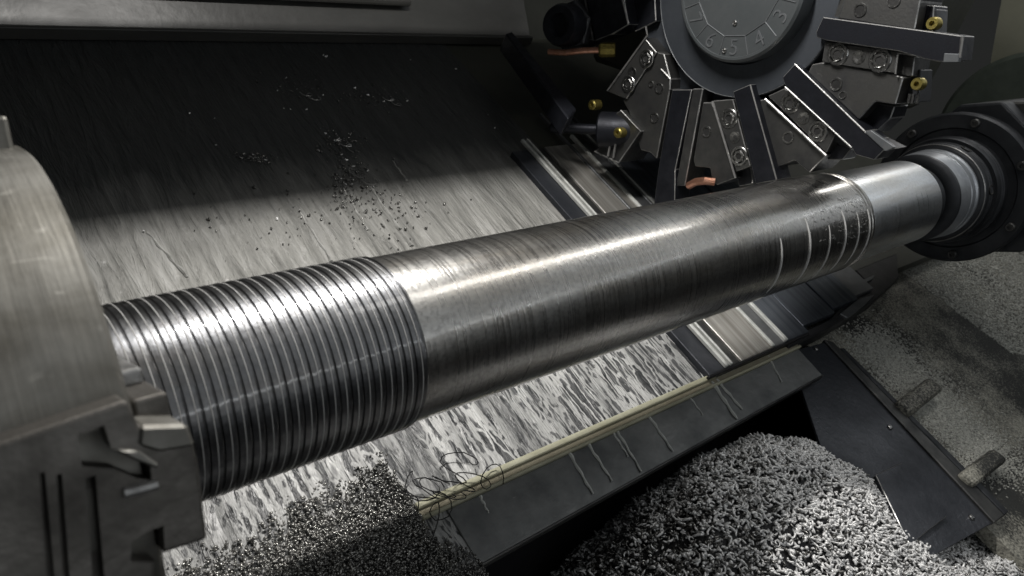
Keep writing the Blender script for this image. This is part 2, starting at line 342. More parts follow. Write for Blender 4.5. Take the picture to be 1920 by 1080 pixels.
for (px, py, a1, w) in ((1463, 447, 128, .0017), (1509, 410, 130, .0018), (1554, 422, 132, .0013), (1578, 396, 128, .0016), (1606, 398, 126, .0012), (1626, 392, 126, .0014)):
    q = on_cyl(px, py, RS); link('score_ring', arc_on_shaft(q.x, math.degrees(math.atan2(-q.y, q.z)), a1, RS, w * .8), M['ridge'], shaft, True)

# ------------------------------------------------------------------ chuck
chuck = thing('lathe_chuck', 'large worn steel lathe chuck gripping the threaded end of the shaft', 'chuck', (-.05, 0, -.15))
RC = .15
link('chuck_body', lathe([(-.42, RC), (-.2, RC), (-.198, RC - .003), (-.19, RC - .003), (-.188, RC), (.0605, RC), (.0628, RC - .0022), (.0628, .075), (.05, .07)], 160), M['chuck'], chuck, True)
def radial(a, x, r, tq): # angle from top towards the front; tq along the tangent (downwards at the front)
    a = math.radians(a); rr = V((0, -math.sin(a), math.cos(a))); tt = V((0, -math.cos(a), -math.sin(a)))
    return V((x, 0, 0)) + rr * r + tt * tq
def rbox(a, x0, x1, r0, r1, t0, t1, bev=.0015):
    return prism([radial(a, x0, r0, t0), radial(a, x1, r0, t0), radial(a, x1, r1, t0), radial(a, x0, r1, t0)], radial(a, 0, 0, t1) - radial(a, 0, 0, t0), bev, 2)
JA = 80
RJ = radial(JA, 0, 1, 0); FJ = .1585
def on_jaw(pts, off=0.0): return [hit(a, b, RJ, FJ + off) for a, b in pts]
jaw = link('jaw', prism(on_jaw([(-60, 852), (120, 790), (238, 750), (262, 800), (352, 797), (364, 832), (373, 872), (390, 1012), (292, 1044), (287, 1250), (-60, 1250)]), RJ * -.06, .0016, 2), M['jaw'], chuck)
cut = bmesh.new()
for px, dep in (([(150, 815), (200, 802), (214, 846), (288, 878), (290, 906), (262, 902), (218, 884), (158, 880)], .012), ([(78, 892), (88, 890), (116, 1200), (98, 1200)], .006), ([(110, 896), (120, 893), (143, 1200), (128, 1200)], .006), ([(164, 902), (184, 896), (210, 1200), (186, 1200)], .009), ([(288, 1000), (312, 992), (316, 1060), (250, 1060), (252, 1022)], .02), ([(306, 805), (334, 800), (340, 818), (310, 824)], .004)):
    add_prism(cut, on_jaw(px, .004), RJ * -(dep + .004))
bmesh.ops.recalc_face_normals(cut, faces=cut.faces[:])
cme = bpy.data.meshes.new('cutter'); cut.to_mesh(cme); cut.free(); co_ = bpy.data.objects.new('cutter', cme); COL.objects.link(co_)
bo = jaw.modifiers.new('recess', 'BOOLEAN'); bo.operation = 'DIFFERENCE'; bo.object = co_; bo.solver = 'EXACT'
bpy.context.view_layer.update(); dg = bpy.context.evaluated_depsgraph_get(); nm = bpy.data.meshes.new_from_object(jaw.evaluated_get(dg))
jaw.modifiers.clear(); jaw.data = nm; bpy.data.objects.remove(co_)
link('jaw_tip', rbox(JA, .0640, .0775, .061, .140, -.038, -.0175), M['jaw'], chuck)
link('jaw_step', rbox(JA, .0640, .0760, .0605, .112, -.045, -.0375), M['edge'], chuck)
link('jaw_lug', tube(on_jaw([(232, 924), (262, 917), (294, 908)], .0006), .0022, 8), M['edge'], chuck, True)
link('jaw_ledge', prism(on_jaw([(212, 842), (262, 845), (300, 872), (296, 880), (250, 862)], .0018), RJ * -.006, .001), M['chuck'], chuck)
link('jaw_ledge', prism(on_jaw([(262, 798), (352, 795), (368, 838), (300, 850), (258, 838)], .0012), RJ * -.02, .0015), M['chuck'], chuck)
link('jaw', rbox(-10, -.03, .058, .10, .1625, -.03, .03, .002), M['chuck'], chuck)
link('jaw', rbox(200, -.03, .078, .0625, .158, -.03, .03, .002), M['jaw'], chuck)

# ------------------------------------------------------------------ tailstock
tail = thing('tailstock', 'black tailstock with octagonal flange and live centre supporting the shaft end', 'tailstock', (1.4, 0, -.2))
octo = [(1722, 255), (1800, 196), (1880, 191), (1935, 247), (1972, 330), (1965, 420), (1915, 474), (1760, 472), (1733, 452), (1700, 380)]
link('housing', prism(polyx(octo, 1.262), (.32, 0, 0), .004, 2), M['tail'], tail)
link('flange', lathe([(1.262, .112), (1.244, .112), (1.240, .109), (1.240, .09), (1.243, .088), (1.243, .06)], 96, capped=False), M['tail'], tail, True)
link('quill', lathe([(1.25, .0775), (1.205, .0775), (1.203, .0765), (1.203, .071), (1.208, .0705), (1.208, .05)], 96, capped=False), M['tail'], tail, True)
link('ring_nut', lathe([(1.21, .0715), (1.178, .0715), (1.175, .069), (1.172, .064), (1.172, .04)], 96, capped=False), M['tail'], tail, True)
link('bright_ring', lathe([(1.209, .0722), (1.2075, .0735), (1.206, .0722)], 96, capped=False), M['edge'], tail, True)
link('bright_ring', lathe([(1.1765, .0700), (1.1755, .0708), (1.1745, .0698)], 96, capped=False), M['edge'], tail, True)
link('live_centre', lathe([(1.178, .0640), (1.168, .0640), (1.166, .0618), (1.163, .0618), (1.161, .0630), (1.150, .0630), (1.1495, .0622), (1.1475, .0622), (1.147, .0628), (1.120, .0606), (1.118, .0606)], 96, capped=False), M['silver'], tail, True)
link('centre_nose', lathe([(1.1181, .0607), (1.114, .0600), (1.110, .056), (1.1085, .050), (1.110, .040)], 96, capped=False), M['tail'], tail, True)  # shade on the live centre's front put into this dark colour
for x, rr in ((1.196, .0722), (1.189, .0722), (1.224, .0785), (1.216, .0785)): link('ring_groove', lathe([(x + .0015, rr - .0012), (x, rr + .0006), (x - .0015, rr - .0012)], 96, capped=False), M['tail'], tail, True)
link('centre_point', lathe([(1.102, .047), (1.094, .044), (1.088, .030), (1.074, .018), (1.066, .004)], 64), M['tail'], tail, True)
for a in (-40, 12, 64, 116, 168, 220): # flange bolts
    bm = lathe([(0, .0065), (-.005, .0065), (-.0062, .0055), (-.0062, .0028), (-.0035, .0026), (-.0035, .0005)], 20, origin=V((1.240, -.1 * math.sin(math.radians(a)), .1 * math.cos(math.radians(a)))))
    link('bolt', bm, M['holder'], tail, True)
for a in (25, 80, 135, 190):
    q = radial(a, 1.192, .0708, 0); r = radial(a, 0, 1, 0)
    link('spanner_hole', lathe([(0, .0075), (.0022, .0075), (.0024, .006), (.0004, .005)], 20, axis=r, origin=q), M['slot'], tail, True)
link('side_cover', prism(polyx([(1884, 191), (1935, 247), (1972, 330), (2040, 330), (2040, 191)], 1.30), (.25, 0, 0), .003), M['paint_grey'], tail)
tag(link('round_boss', lathe([(2.095, .2), (2.05, .2), (2.04, .19), (2.04, .02)], 64, origin=on_x(1925, 265, 2.05) - V((2.05, 0, 0))), M['olive_dark'], None, True),
    'round dark green boss on the end wall above the tailstock', 'boss')

# ------------------------------------------------------------------ tool turret
TX = .85
turret = thing('tool_turret', 'dark numbered lathe turret carrying a ring of tool holders', 'turret', on_x(1397, -23, TX))
ctr = on_x(1384, -24, .825); R0 = (on_x(1384, 117, .825) - ctr).length
hubc = on_x(1397, -23, TX); RH = (on_x(1388, 184, TX) - hubc).length
O = V((0, hubc.y, hubc.z))
link('hub', lathe([(.93, RH * 1.35), (.872, RH * 1.35), (.872, RH), (TX + .002, RH), (TX, RH - .002), (TX, R0 * 1.05), (TX + .004, R0 * 1.03)], 128, origin=O), M['hub'], turret, True)
link('hub_rim', lathe([(TX + .001, RH - .0002), (TX - .0006, RH - .001), (TX + .001, RH - .0022)], 128, origin=O, capped=False), M['engrave'], turret, True)
dial = link('dial', lathe([(.853, R0), (.828, R0), (.825, R0 - .003), (.825, R0 - .006), (.8262, R0 - .0065), (.8262, .004)], 128, origin=V((0, ctr.y, ctr.z))), M['dial'], turret, True)
DZ = V((0, 0, 1)); DY = V((0, -1, 0))
def dpt(phi, r, x=.8258): # phi from straight down towards the front
    return V((x, ctr.y, ctr.z)) + (DY * math.sin(phi) - DZ * math.cos(phi)) * r
ring = [dpt(2 * math.pi * i / 12 + math.pi / 12, R0 * .66) for i in range(13)]
link('scale_ring', tube(ring, .0006, 5), M['engrave'], dial)
for k in range(12):
    ph = math.radians(30 * k + 15); link('divider', tube([dpt(ph, R0 * .66), dpt(ph, R0 * .92)], .0006, 5), M['engrave'], dial)
def text_mesh(body, size):
    cu = bpy.data.curves.new('number', 'FONT'); cu.body = body; cu.size = size; cu.align_x = 'CENTER'; cu.align_y = 'CENTER'; cu.extrude = .0004
    cu.offset = -.0003
    o = bpy.data.objects.new('number', cu); COL.objects.link(o); dg = bpy.context.evaluated_depsgraph_get()
    me = bpy.data.meshes.new_from_object(o.evaluated_get(dg)); COL.objects.unlink(o); bpy.data.objects.remove(o); return me
for k in range(12):
    num = k + 1; ph = math.radians((5 - num) * 30); me = text_mesh(str(num), .027 if num < 10 else .022); me.materials.append(M['engrave'])
    o = bpy.data.objects.new('number', me); COL.objects.link(o)
    upd = (DZ * math.cos(ph) - DY * math.sin(ph)); rt = (DY * math.cos(ph) + DZ * math.sin(ph)); nn = rt.cross(upd)
    mm = Matrix((rt, upd, nn)).transposed().to_4x4(); mm.translation = dpt(ph, R0 * .80, .8258); o.matrix_world = mm
    o.parent = dial; o['label'] = 'engraved number %d' % num
for px, py in ((1378, 43), (1358, 95), (1457, -30), (1310, -30)):
    q = on_x(px, py, .8258); link('dial_screw', lathe([(0, .0032), (-.0012, .003), (-.0016, .002), (-.0004, .0012)], 14, origin=q), M['screw'], dial, True)

def block(px, x=TX, th=.055, name='tool_block', mt='holder', bev=.0011): return worn_edges(link(name, prism(polyx(px, x), (th, 0, 0), bev, 1, 1), M[mt], turret))
def tool(px, x=.838, th=.034, bev=.0011): return worn_edges(link('turning_tool', prism(polyx(px, x), (th, 0, 0), bev * .8, 1, 1), M['black'], turret))
def wedge(px, screws, holes, x=.846, th=.04):
    w = worn_edges(link('clamp_wedge', prism(polyx(px, x), (th, 0, 0), .0009, 1, 1), M['holder'], turret))
    for a, b in screws:
        q = on_x(a, b, x); link('cap_screw', lathe([(.001, .0125), (-.0006, .0125), (-.0016, .0115), (-.0016, .0092), (.0000, .0085)], 28, origin=q), M['screw'], w, True)
        link('hex_socket', lathe([(.0004, .0084), (-.0008, .0084), (-.0022, .0072), (-.0022, .0046), (-.0006, .004)], 6, origin=q), M['screw'], w)
        link('socket_bore', lathe([(-.0005, .0043), (-.0012, .0043), (-.0012, .001)], 6, origin=q), M['slot'], w)
    for a, b in holes:
        q = on_x(a, b, x); link('tapped_hole', lathe([(.001, .0075), (-.0008, .0072), (-.0008, .005), (.0005, .001)], 20, origin=q), M['screw'], w, True)
    return w
def holes(bl, pts, x=TX, r=.0075):
    for a, b in pts:
        q = on_x(a, b, x); link('bolt_hole', lathe([(.0, r), (-.0012, r * .95), (-.0012, r * .72), (.0, r * .66)], 20, origin=q, capped=False), M['screw'], bl, True)
        link('hole_bore', lathe([(.0, r * .7), (-.0004, r * .7), (-.0004, .0005)], 16, origin=q), M['slot'], bl, True)
# base disc behind the holders
basepts = []
for i in range(40):
    a = 2 * math.pi * i / 40; basepts.append(V((.885, hubc.y, hubc.z)) + (DY * math.sin(a) - DZ * math.cos(a)) * RH * 1.5)
link('base_disc', prism(basepts, (.06, 0, 0), .002), M['paint'], turret)
# station at the right
b = block([(1541, 117), (1672, 139), (1694, 145), (1679, 196), (1641, 190), (1610, 224), (1515, 136), (1522, 121)]); holes(b, [(1568, 158)]); holes(b, [(1580, 178)], r=.0045)
b = block([(1575, -6), (1600, -60), (1745, -60), (1725, 3), (1715, 56), (1562, 33)]); holes(b, [(1613, 19), (1676, 1)])
tl = tool([(1543, 32), (1803, 67), (1798, 114), (1763, 116), (1735, 111), (1685, 96), (1550, 76), (1531, 70), (1530, 60)])
link('insert', prism(polyx([(1770, 100), (1799, 101), (1797, 117), (1768, 117)], .8365), (.006, 0, 0), .0006), M['engrave'], tl)
link('worn_edge', tube(polyx([(1806, 68), (1800, 108)], .8375), .0012, 6), M['edge'], tl)
wedge([(1547, 78), (1684, 97), (1677, 137), (1541, 116)], [(1571, 101), (1650, 113)], [(1610, 107)])
block([(1685, 100), (1716, 106), (1711, 144), (1679, 139)], .858, .04, 'spacer_block')
link('worn_edge', tube(polyx([(1679, 139), (1685, 99), (1734, 106)], .8445), .0011, 6), M['edge'], turret)
block([(1612, 226), (1641, 193), (1678, 199), (1670, 222), (1640, 250)], .868, .035, 'spacer_block', 'black')
block([(1727, 8), (1752, 10), (1748, 66), (1717, 58)], .868, .035, 'spacer_block', 'black')
# diagonal station
b = block([(1435, 186), (1549, 292), (1517, 324), (1490, 301), (1451, 315), (1417, 189)]); holes(b, [(1478, 258)])
wedge([(1440, 180), (1472, 165), (1566, 253), (1549, 287)], [(1482, 193), (1534, 246)], [(1507, 221)])
link('worn_edge', tube(polyx([(1435, 186), (1549, 292)], .8445), .0016, 6), M['edge'], turret)
tl = tool([(1490, 120), (1467, 145), (1472, 161), (1597, 277), (1604, 290), (1639, 300), (1657, 282), (1676, 280), (1640, 262), (1621, 246)])
link('insert', prism(polyx([(1621, 248), (1632, 244), (1678, 276), (1660, 284)], .8365), (.006, 0, 0), .0006), M['engrave'], tl)
link('worn_edge', tube(polyx([(1490, 120), (1621, 246)], .8375), .0010, 6), M['edge'], tl)
link('worn_edge', tube(polyx([(1472, 163), (1597, 277)], .8375), .0010, 6), M['edge'], tl)
block([(1560, 262), (1596, 280), (1580, 300), (1550, 300)], .862, .03, 'spacer_block', 'black')
# station pointing at the shaft
b = block([(1318, 192), (1335, 192), (1379, 334), (1344, 347), (1335, 339), (1331, 315), (1303, 312), (1300, 300)]); holes(b, [(1325, 247)])
wedge([(1337, 189), (1374, 186), (1407, 312), (1380, 322)], [(1367, 222), (1386, 293)], [(1378, 257)])
link('worn_edge', tube(polyx([(1336, 190), (1379, 334)], .8445), .0015, 6), M['edge'], turret)
tl = tool([(1407, 158), (1456, 338), (1417, 345), (1374, 172)])
link('worn_edge', tube(polyx([(1407, 160), (1456, 336)], .8375), .0010, 6), M['edge'], tl)
block([(1380, 322), (1408, 314), (1412, 345), (1385, 350)], .862, .03, 'spacer_block', 'black')
# station with the deep slot
tool([(1260, 168), (1297, 168), (1266, 318), (1265, 384), (1225, 390), (1233, 325)], .842, .034)
block([(1299, 166), (1318, 166), (1284, 349), (1267, 349)], .846, .04, 'tool_block', 'holder')
b = block([(1257, 148), (1256, 168), (1231, 298), (1219, 286), (1201, 281), (1178, 207), (1168, 190), (1231, 98), (1245, 101)]); holes(b, [(1236, 166), (1227, 221)]); holes(b, [(1221, 158)], r=.0045)
link('worn_edge', tube(polyx([(1240, 130), (1257, 148), (1256, 168)], .8485), .0014, 6), M['edge'], turret)
wedge([(1208, 70), (1231, 98), (1174, 186), (1140, 172)], [(1212, 110), (1178, 158)], [(1185, 136)])
link('worn_edge', tube(polyx([(1211, 50), (1214, 66), (1139, 170)], .8445), .0013, 6), M['edge'], turret)
# lower left station with a drill
b = block([(1155, 212), (1164, 207), (1201, 246), (1160, 305), (1115, 284), (1145, 258)], .842)
link('worn_edge', tube(polyx([(1164, 207), (1201, 246), (1160, 305), (1115, 284)], .8415), .0011, 6), M['edge'], b)
link('coolant_pipe', tube(polyx([(1140, 293), (1148, 250)], .838), .0017, 6), M['edge'], b); link('coolant_pipe', tube(polyx([(1150, 296), (1157, 252)], .838), .0017, 6), M['edge'], b)
for q, nm in (((1160, 249), 'brass_nozzle'), ((1112, 197), 'brass_nozzle')):
    link(nm, lathe([(.842, .0075), (.828, .0075), (.826, .006), (.826, .003), (.830, .002)], 16, origin=on_x(*q, .83) - V((.83, 0, 0))), M['brass'], turret, True)
d0 = on_x(1127, 243, .84); d1 = on_x(1030, 239, .80)
link('drill_collar', lathe([(.05, .026), (.0, .026), (-.003, .023), (-.003, .012)], 40, axis=(d0 - d1).normalized(), origin=d0), M['black'], turret, True)
dr = link('drill', lathe([(0, .0035), (.004, .0085), (.022, .0095), (.024, .0075), (.11, .0075)], 24, axis=(d0 - d1).normalized(), origin=d1), M['black'], turret, True)
# upper left stations
tool([(1093, -30), (1165, -30), (1179, 46), (1148, 64), (1117, 76)], .84)
block([(1075, -30), (1090, -30), (1112, 76), (1098, 74)], .846, .04)
block([(1185, -40), (1226, -40), (1230, 40), (1190, 60), (1182, 40)], .86, .04, 'tool_block', 'black')
link('worn_edge', tube(polyx([(1162, -20), (1178, 46), (1148, 64)], .839), .0012, 6), M['edge'], turret)
link('worn_edge', tube(polyx([(1079, -20), (1099, 72)], .845), .0009, 6), M['edge'], turret); link('worn_edge', tube(polyx([(1094, -20), (1113, 76)], .845), .0011, 6), M['edge'], turret)
s0 = on_x(1047, 47, .80)
link('boring_socket', lathe([(.09, .030), (.008, .030), (0, .027), (0, .017), (.012, .015)], 48, axis=V((1, .25, 0)).normalized(), origin=s0), M['black'], turret, True)
link('socket_nut', lathe([(.045, .036), (.03, .036), (.028, .033)], 6, axis=V((1, .25, 0)).normalized(), origin=s0), M['tail'], turret)
pip = [on_x(1029, 97, .80), on_x(1060, 99, .81), on_x(1095, 95, .82), on_x(1127, 94, .835)]
link('copper_pipe', tube(pip, .0045, 10), M['copper'], turret, True)
link('brass_nozzle', lathe([(.02, .010), (.0, .010), (-.003, .008), (-.003, .004)], 8, axis=(pip[3] - pip[2]).normalized(), origin=pip[3]), M['brass'], turret)
link('copper_pipe', tube([on_x(1292, 348, .85), on_x(1305, 341, .842), on_x(1322, 339, .842), on_x(1340, 341, .85)], .0052, 10), M['copper'], turret, True)
# coolant fittings on the right
for (px, py) in ((1744, 44), (1715, 158)):
    n_ = link('brass_nozzle', lathe([(.865, .0066), (.856, .0066), (.854, .0056), (.854, .0028), (.858, .002)], 18, origin=on_x(px, py, .85) - V((TX, 0, 0))), M['brass'], turret, True)
    link('fitting_body', prism(polyx([(px - 13, py - 30), (px + 12, py - 27), (px + 9, py + 34), (px - 16, py + 31)], .87), (.03, 0, 0), .001), M['tail'], turret)
    for ddx in (-9, -2, 7): link('coolant_pipe', tube(polyx([(px + ddx, py + 18), (px + ddx - 3, py + 36)], .862), .002, 6), M['screw'], turret)
# turret head behind
link('turret_head', prism([bed(.945, .16, .02), bed(.945, .50, -.10), bed(.945, .58, .22), bed(.945, .22, .30)], (.45, 0, 0), .01), M['paint'], turret)
tag(link('support_strut', prism(polyb([(948, 62), (960, 58), (1082, 205), (1066, 222)], -.08), -N * .03, .002), M['black']), 'dark diagonal strut reaching down to the turret from the back panel', 'strut')

# ------------------------------------------------------------------ telescopic way cover under the shaft
HC = -.188
cover = thing('way_cover', 'telescopic steel way cover beneath the tailstock end of the shaft', 'cover', bed(1.0, .2, -.2))
def cx(px, py, h=HC): return xu(on_bed(px, py, h))[0]
edges = [cx(1265, 625), cx(1291, 609), cx(1322, 603), cx(1384, 578), cx(1408, 568), cx(1450, 553), cx(1510, 528), cx(1560, 512), cx(1602, 504)]
ub = xu(on_bed(1361, 690, HC))[1]
for i, (a, b_) in enumerate(zip(edges, edges[1:])):
    link('cover_panel', prism(bquad(a + .0012, b_ - .0012, ub + (.0 if i < 5 else .012 + .006 * (i - 5)), .40, HC - (.0015 if i % 2 else 0) - .003 * (i == 0)), -N * .011, .0007), (M['chute'], M['holder'], M['band'], M['plate'], M['blue'], M['blue'], M['blue'], M['plate'])[i], cover)
for q, w in (((1297, 611), .0026), ((1306, 608), .0018), ((1384, 578), .0030), ((1408, 568), .0036)):
    x = cx(*q, HC + .002); link('cover_rib', prism(bquad(x - w, x + w, ub + .001, .42, HC + .003), -N * .006, .0009), M['milk'], cover)
for x in (cx(1098, 305), cx(1140, 300), cx(1195, 345)): link('cover_rib', prism(bquad(x - .0028, x + .0028, .12, .48, HC + .003), -N * .006, .0009), M['plate'], cover)
link('wiper', prism([bed(edges[0] - .003, ub - .003, -.190), bed(edges[5], ub - .003, -.190), bed(edges[5], ub - .001, -.2085), bed(edges[0] - .003, ub - .001, -.2085)], S * .004, .0008), M['rubber'], cover)
link('rubber_skirt', prism(polyb([(1470, 640), (1555, 598), (1590, 560), (1628, 531), (1604, 506), (1683, 474), (1686, 522), (1645, 560), (1560, 612), (1480, 652)], -.196), -N * .03, .002), M['rubber'], cover)
link('skirt_fold', prism(polyb([(1575, 588), (1608, 561), (1640, 552), (1625, 568), (1590, 596)], -.192), -N * .006, .001), M['plate'], cover)
link('skirt_fold', prism(polyb([(1612, 527), (1640, 515), (1645, 509), (1638, 522), (1616, 534)], -.192), -N * .006, .001), M['plate'], cover)

# ------------------------------------------------------------------ trim and apron along the foot of the bed
trim = thing('edge_trim', 'yellowed double edge strip along the foot of the wet sloping panel', 'trim', bed(.55, -.05, -.2))
link('top_strip', prism(bquad(.318, .765, -.0500, -.0435, -.1955), -N * .006, .001), M['trim'], trim)
link('channel', prism(bquad(.318, .955, -.0565, -.0502, -.1990), -N * .004), M['gap'], trim)
link('bottom_strip', prism(bquad(.318, .955, -.0600, -.0567, -.1962), -N * .006, .0008), M['trim'], trim)
apron = thing('apron_plate', 'dark splash apron plate below the yellowed edge strip', 'plate', bed(.6, -.08, -.2))
link('plate', prism([bed(.345, -.0603, -.2), bed(.95, -.0603, -.2), bed(.95, -.107, -.202), bed(.345, -.117, -.202)], -N * .004, .0006), M['apron'], apron)
link('folded_lip', prism([bed(.345, -.117, -.2005), bed(.95, -.107, -.2005), bed(.95, -.1092, -.2005), bed(.345, -.1192, -.2005)], -N * .01, .0006), M['holder'], apron)
TR = ['long milky trickle on the apron plate, second from the chip covered left end', 'milky trickle on the apron plate, third from the chip covered left end', 'short trickle on the apron plate, left one of a close pair in its middle',
      'long trickle on the apron plate, right one of a close pair in its middle', 'long wavy milky trickle on the apron plate just left of the short faint one', 'widest milky trickle on the apron plate, under the left corner of the way cover',
      'wide milky trickle on the apron plate, just right of the widest one', 'short trickle on the apron plate nearest the chip covered left end', 'short faint trickle on the apron plate left of the two widest ones', 'thin trickle on the apron plate nearest its right end beside the chute']
for i, (a, b_, c_, d_, w) in enumerate(((1066, 848, 1112, 926, 1.6), (1102, 832, 1148, 902, 1.5), (1150, 812, 1178, 856, 1.0), (1157, 808, 1203, 884, 1.3), (1216, 780, 1262, 846, 1.5), (1334, 716, 1382, 786, 2.2), (1343, 712, 1392, 768, 1.8), (900, 930, 916, 962, 1.2), (1290, 740, 1318, 778, .9), (1440, 668, 1466, 716, 1.2))):
    pts = []
    for k in range(9):
        f = k / 8; q = on_bed(a + (c_ - a) * f, b_ + (d_ - b_) * f, -.2003) + X * (math.sin(k * 1.9 + i) * .0007); pts.append(q)
    bm = bmesh.new(); add_tube(bm, pts, [.0012 * w * (1.1 - .5 * k / 8 + .25 * math.sin(k * 2.3 + i)) for k in range(9)], 6)
    tag(link('coolant_trickle', bm, M['milk'], None, True), TR[i], 'trickle', 'coolant trickles on the apron plate')

# ------------------------------------------------------------------ chute plate at the right
chute = thing('chute_plate', 'long dark sheet metal chute plate sloping down to the right corner', 'plate', bed(1.0, -.2, -.22))
link('sheet', prism(polyb([(1480, 660), (1552, 640), (1866, 978), (1690, 1075), (1560, 900)], -.218), -N * .004, .0006), M['chute'], chute)
link('edge_rail', prism(polyb([(1545, 636), (1562, 640), (1884, 966), (1866, 980)], -.214), -N * .008, .0012), M['holder'], chute)
link('edge_rail', prism(polyb([(1576, 652), (1583, 652), (1892, 958), (1886, 965)], -.216), -N * .008, .0012), M['tail'], chute)
worn_edges(link('access_lid', prism(polyb([(1642, 890), (1690, 868), (1776, 968), (1706, 1022)], -.211), -N * .006, .0009, 1, 1), M['chute'], chute))
for q in ((1668, 802), (1821, 971), (1530, 655)): link('rivet', lathe([(0, .004), (.002, .0036), (.003, .002)], 14, axis=N, origin=on_bed(*q, -.2178)), M['screw'], chute, True)
for q in ((1722, 728), (1842, 862)):
    a, b_ = q; pts = polyb([(a - 38, b_ + 22), (a + 22, b_ - 24), (a + 52, b_ - 2), (a - 8, b_ + 46)], -.203)
    tag(link('casting_rib', prism(pts, -N * .034, .007, 3), M['casting']), 'grey dust covered rib on the end casting, %s' % ('nearer the tailstock' if a < 1800 else 'nearer the lower right corner'), 'rib', 'ribs on the end casting')

# ------------------------------------------------------------------ chips and swarf
def chip_verts(L, r, curl, sides, segs):
    bm = bmesh.new(); pts = []
    for i in range(segs + 1):
        a = curl * (i / segs - .5); R = L / curl
        pts.append((R * math.sin(a), R * (1 - math.cos(a)), (i / segs - .5) * L * .15))
    add_tube(bm, pts, [r * (.75 + .5 * math.sin(math.pi * i / segs)) for i in range(segs + 1)], sides)
    v = [q.co.copy() for q in bm.verts]; f = [[q.index for q in ff.verts] for ff in bm.faces]
    bm.verts.index_update(); f = [[q.index for q in ff.verts] for ff in bm.faces]; bm.free(); return v, f
def scatter(name, kinds, places, material):
    verts = []; faces = []
    for p, s in places:
        v, f = random.choice(kinds); q = Matrix.Rotation(rnd() * 6.283, 3, 'Z') @ Matrix.Rotation((rnd() - .5) * 1.9, 3, 'X') @ Matrix.Rotation((rnd() - .5) * 1.9, 3, 'Y')
        b0 = len(verts); verts += [tuple(q @ (c * s) + p) for c in v]; faces += [[i + b0 for i in ff] for ff in f]
    me = bpy.data.meshes.new(name); me.from_pydata(verts, [], faces); me.materials.append(material); me.polygons.foreach_set('use_smooth', [True] * len(me.polygons))
    o = bpy.data.objects.new(name, me); COL.objects.link(o); return o
big = [chip_verts(.0070 * k, .00115 * w, c, 5, 4) for k, c, w in ((1, 1.2, 1), (.8, 2.4, 1.1), (1.3, .7, .9), (.5, 2.6, 1.2), (1, .4, 1), (1.7, 2.2, .8), (1.5, 3.4, .7), (.45, .5, 1.3))]
fine = [chip_verts(.0030 * k, .0008, c, 4, 2) for k, c in ((1, 1.0), (.8, 2.2), (1.3, .7), (.6, 1.6))]
def pile_z(x, y):
    low = .045 * math.exp(-(((x - .56) / .16) ** 2 + ((y + .0) / .12) ** 2))
    d = math.hypot((x - .735) / .26, (y + .045) / .17)
    return -.455 + low + .208 * math.exp(-d * d * 1.1) + .006 * math.sin(x * 60) * math.cos(y * 70)
bm = bmesh.new(); n = 60; g = [[bm.verts.new((.30 + i * .95 / n, -.45 + j * .57 / n, pile_z(.30 + i * .95 / n, -.45 + j * .57 / n) - .005)) for j in range(n + 1)] for i in range(n + 1)]
for i in range(n):
    for j in range(n): bm.faces.new((g[i][j], g[i + 1][j], g[i + 1][j + 1], g[i][j + 1]))
tag(link('chip_pile_core', bm, M['floor'], None, True), kind='stuff')
pl = []
while len(pl) < 44000:
    x = .30 + rnd() * .76; y = -.42 + rnd() * .53; z = pile_z(x, y)
    if z > -.445 or rnd() < .42: pl.append((V((x, y, z + (rnd() - .6) * .007)), .75 + rnd() * .5))
pd = [q for q in pl if rnd() < .14 + .5 * math.exp(-((q[0].x - .52) / .10) ** 2)]; pdk = set(id(q) for q in pd); pl = [q for q in pl if id(q) not in pdk]
tag(scatter('dull_chips', big, pd, M['chip_dark']), 'dull dark chips mixed into the heap of bright steel chips', 'chips', kind='stuff')
tag(scatter('chip_pile', big, pl, M['chip']), 'heap of short bright curled steel chips below the apron plate', 'chips', kind='stuff')

def heap_h(x, u): return .003 * math.exp(-(((x - .27) / .09) ** 2 + ((u + .03) / .05) ** 2)) + .004
fp, fd = [], []
while len(fp) + len(fd) < 34000:
    x = .03 + rnd() * .36; u = .045 - rnd() * .26
    lim = .004 + .008 * math.sin(x * 60) - max(0, .2 - x) * .25 + .020 * math.exp(-((x - .297) / .026) ** 2)
    if x > .318: lim = -.066 - (x - .318) * 1.2
    if x > .345 + .01 * math.sin(u * 90) and rnd() > .10: continue
    edge = (lim - u) / .055 + .05
    if edge < 0 or rnd() > edge ** 1.3: continue
    if x > .345 and u < -.112: continue
    dark = math.exp(-(((x - .297) / .022) ** 2 + ((u + .005) / .03) ** 2)) * 1.2 + max(0, min(.85, (-.045 - u) / .07))
    (fd if rnd() < dark else fp).append((bed(x, u, -.2005 + heap_h(x, u) * rnd()), .6 + rnd() * .9))
tag(scatter('fine_chip_heap', fine, fp, M['chip_fine']), 'spread of fine glittering metal chips below the chuck', 'chips', kind='stuff')
tag(scatter('dark_chip_heap', fine, fd, M['chip_dark']), 'darker clump of fine chips beside the end of the edge strip', 'chips', kind='stuff')
dp = []
while len(dp) < 9000:
    px = 1660 + rnd() * 270; py = 455 + rnd() * 210
    if py < 470 + (px - 1700) * .0 or (px < 1770 and py > 560) or py > 470 + (px - 1640) * .75: continue
    dp.append((on_bed(px, py, -.2345), .8 + rnd() * 1.2))
for _ in range(15000):
    f = rnd(); px = 1625 + f * 250 + random.gauss(0, 30); py = 630 + f * 250 + random.gauss(0, 20); dp.append((on_bed(px, py, -.2345), .6 + rnd() * 1.0))
tag(scatter('dust_chips', fine, dp, M['dust']), 'grey chip dust caked on the end casting', 'dust', kind='stuff')

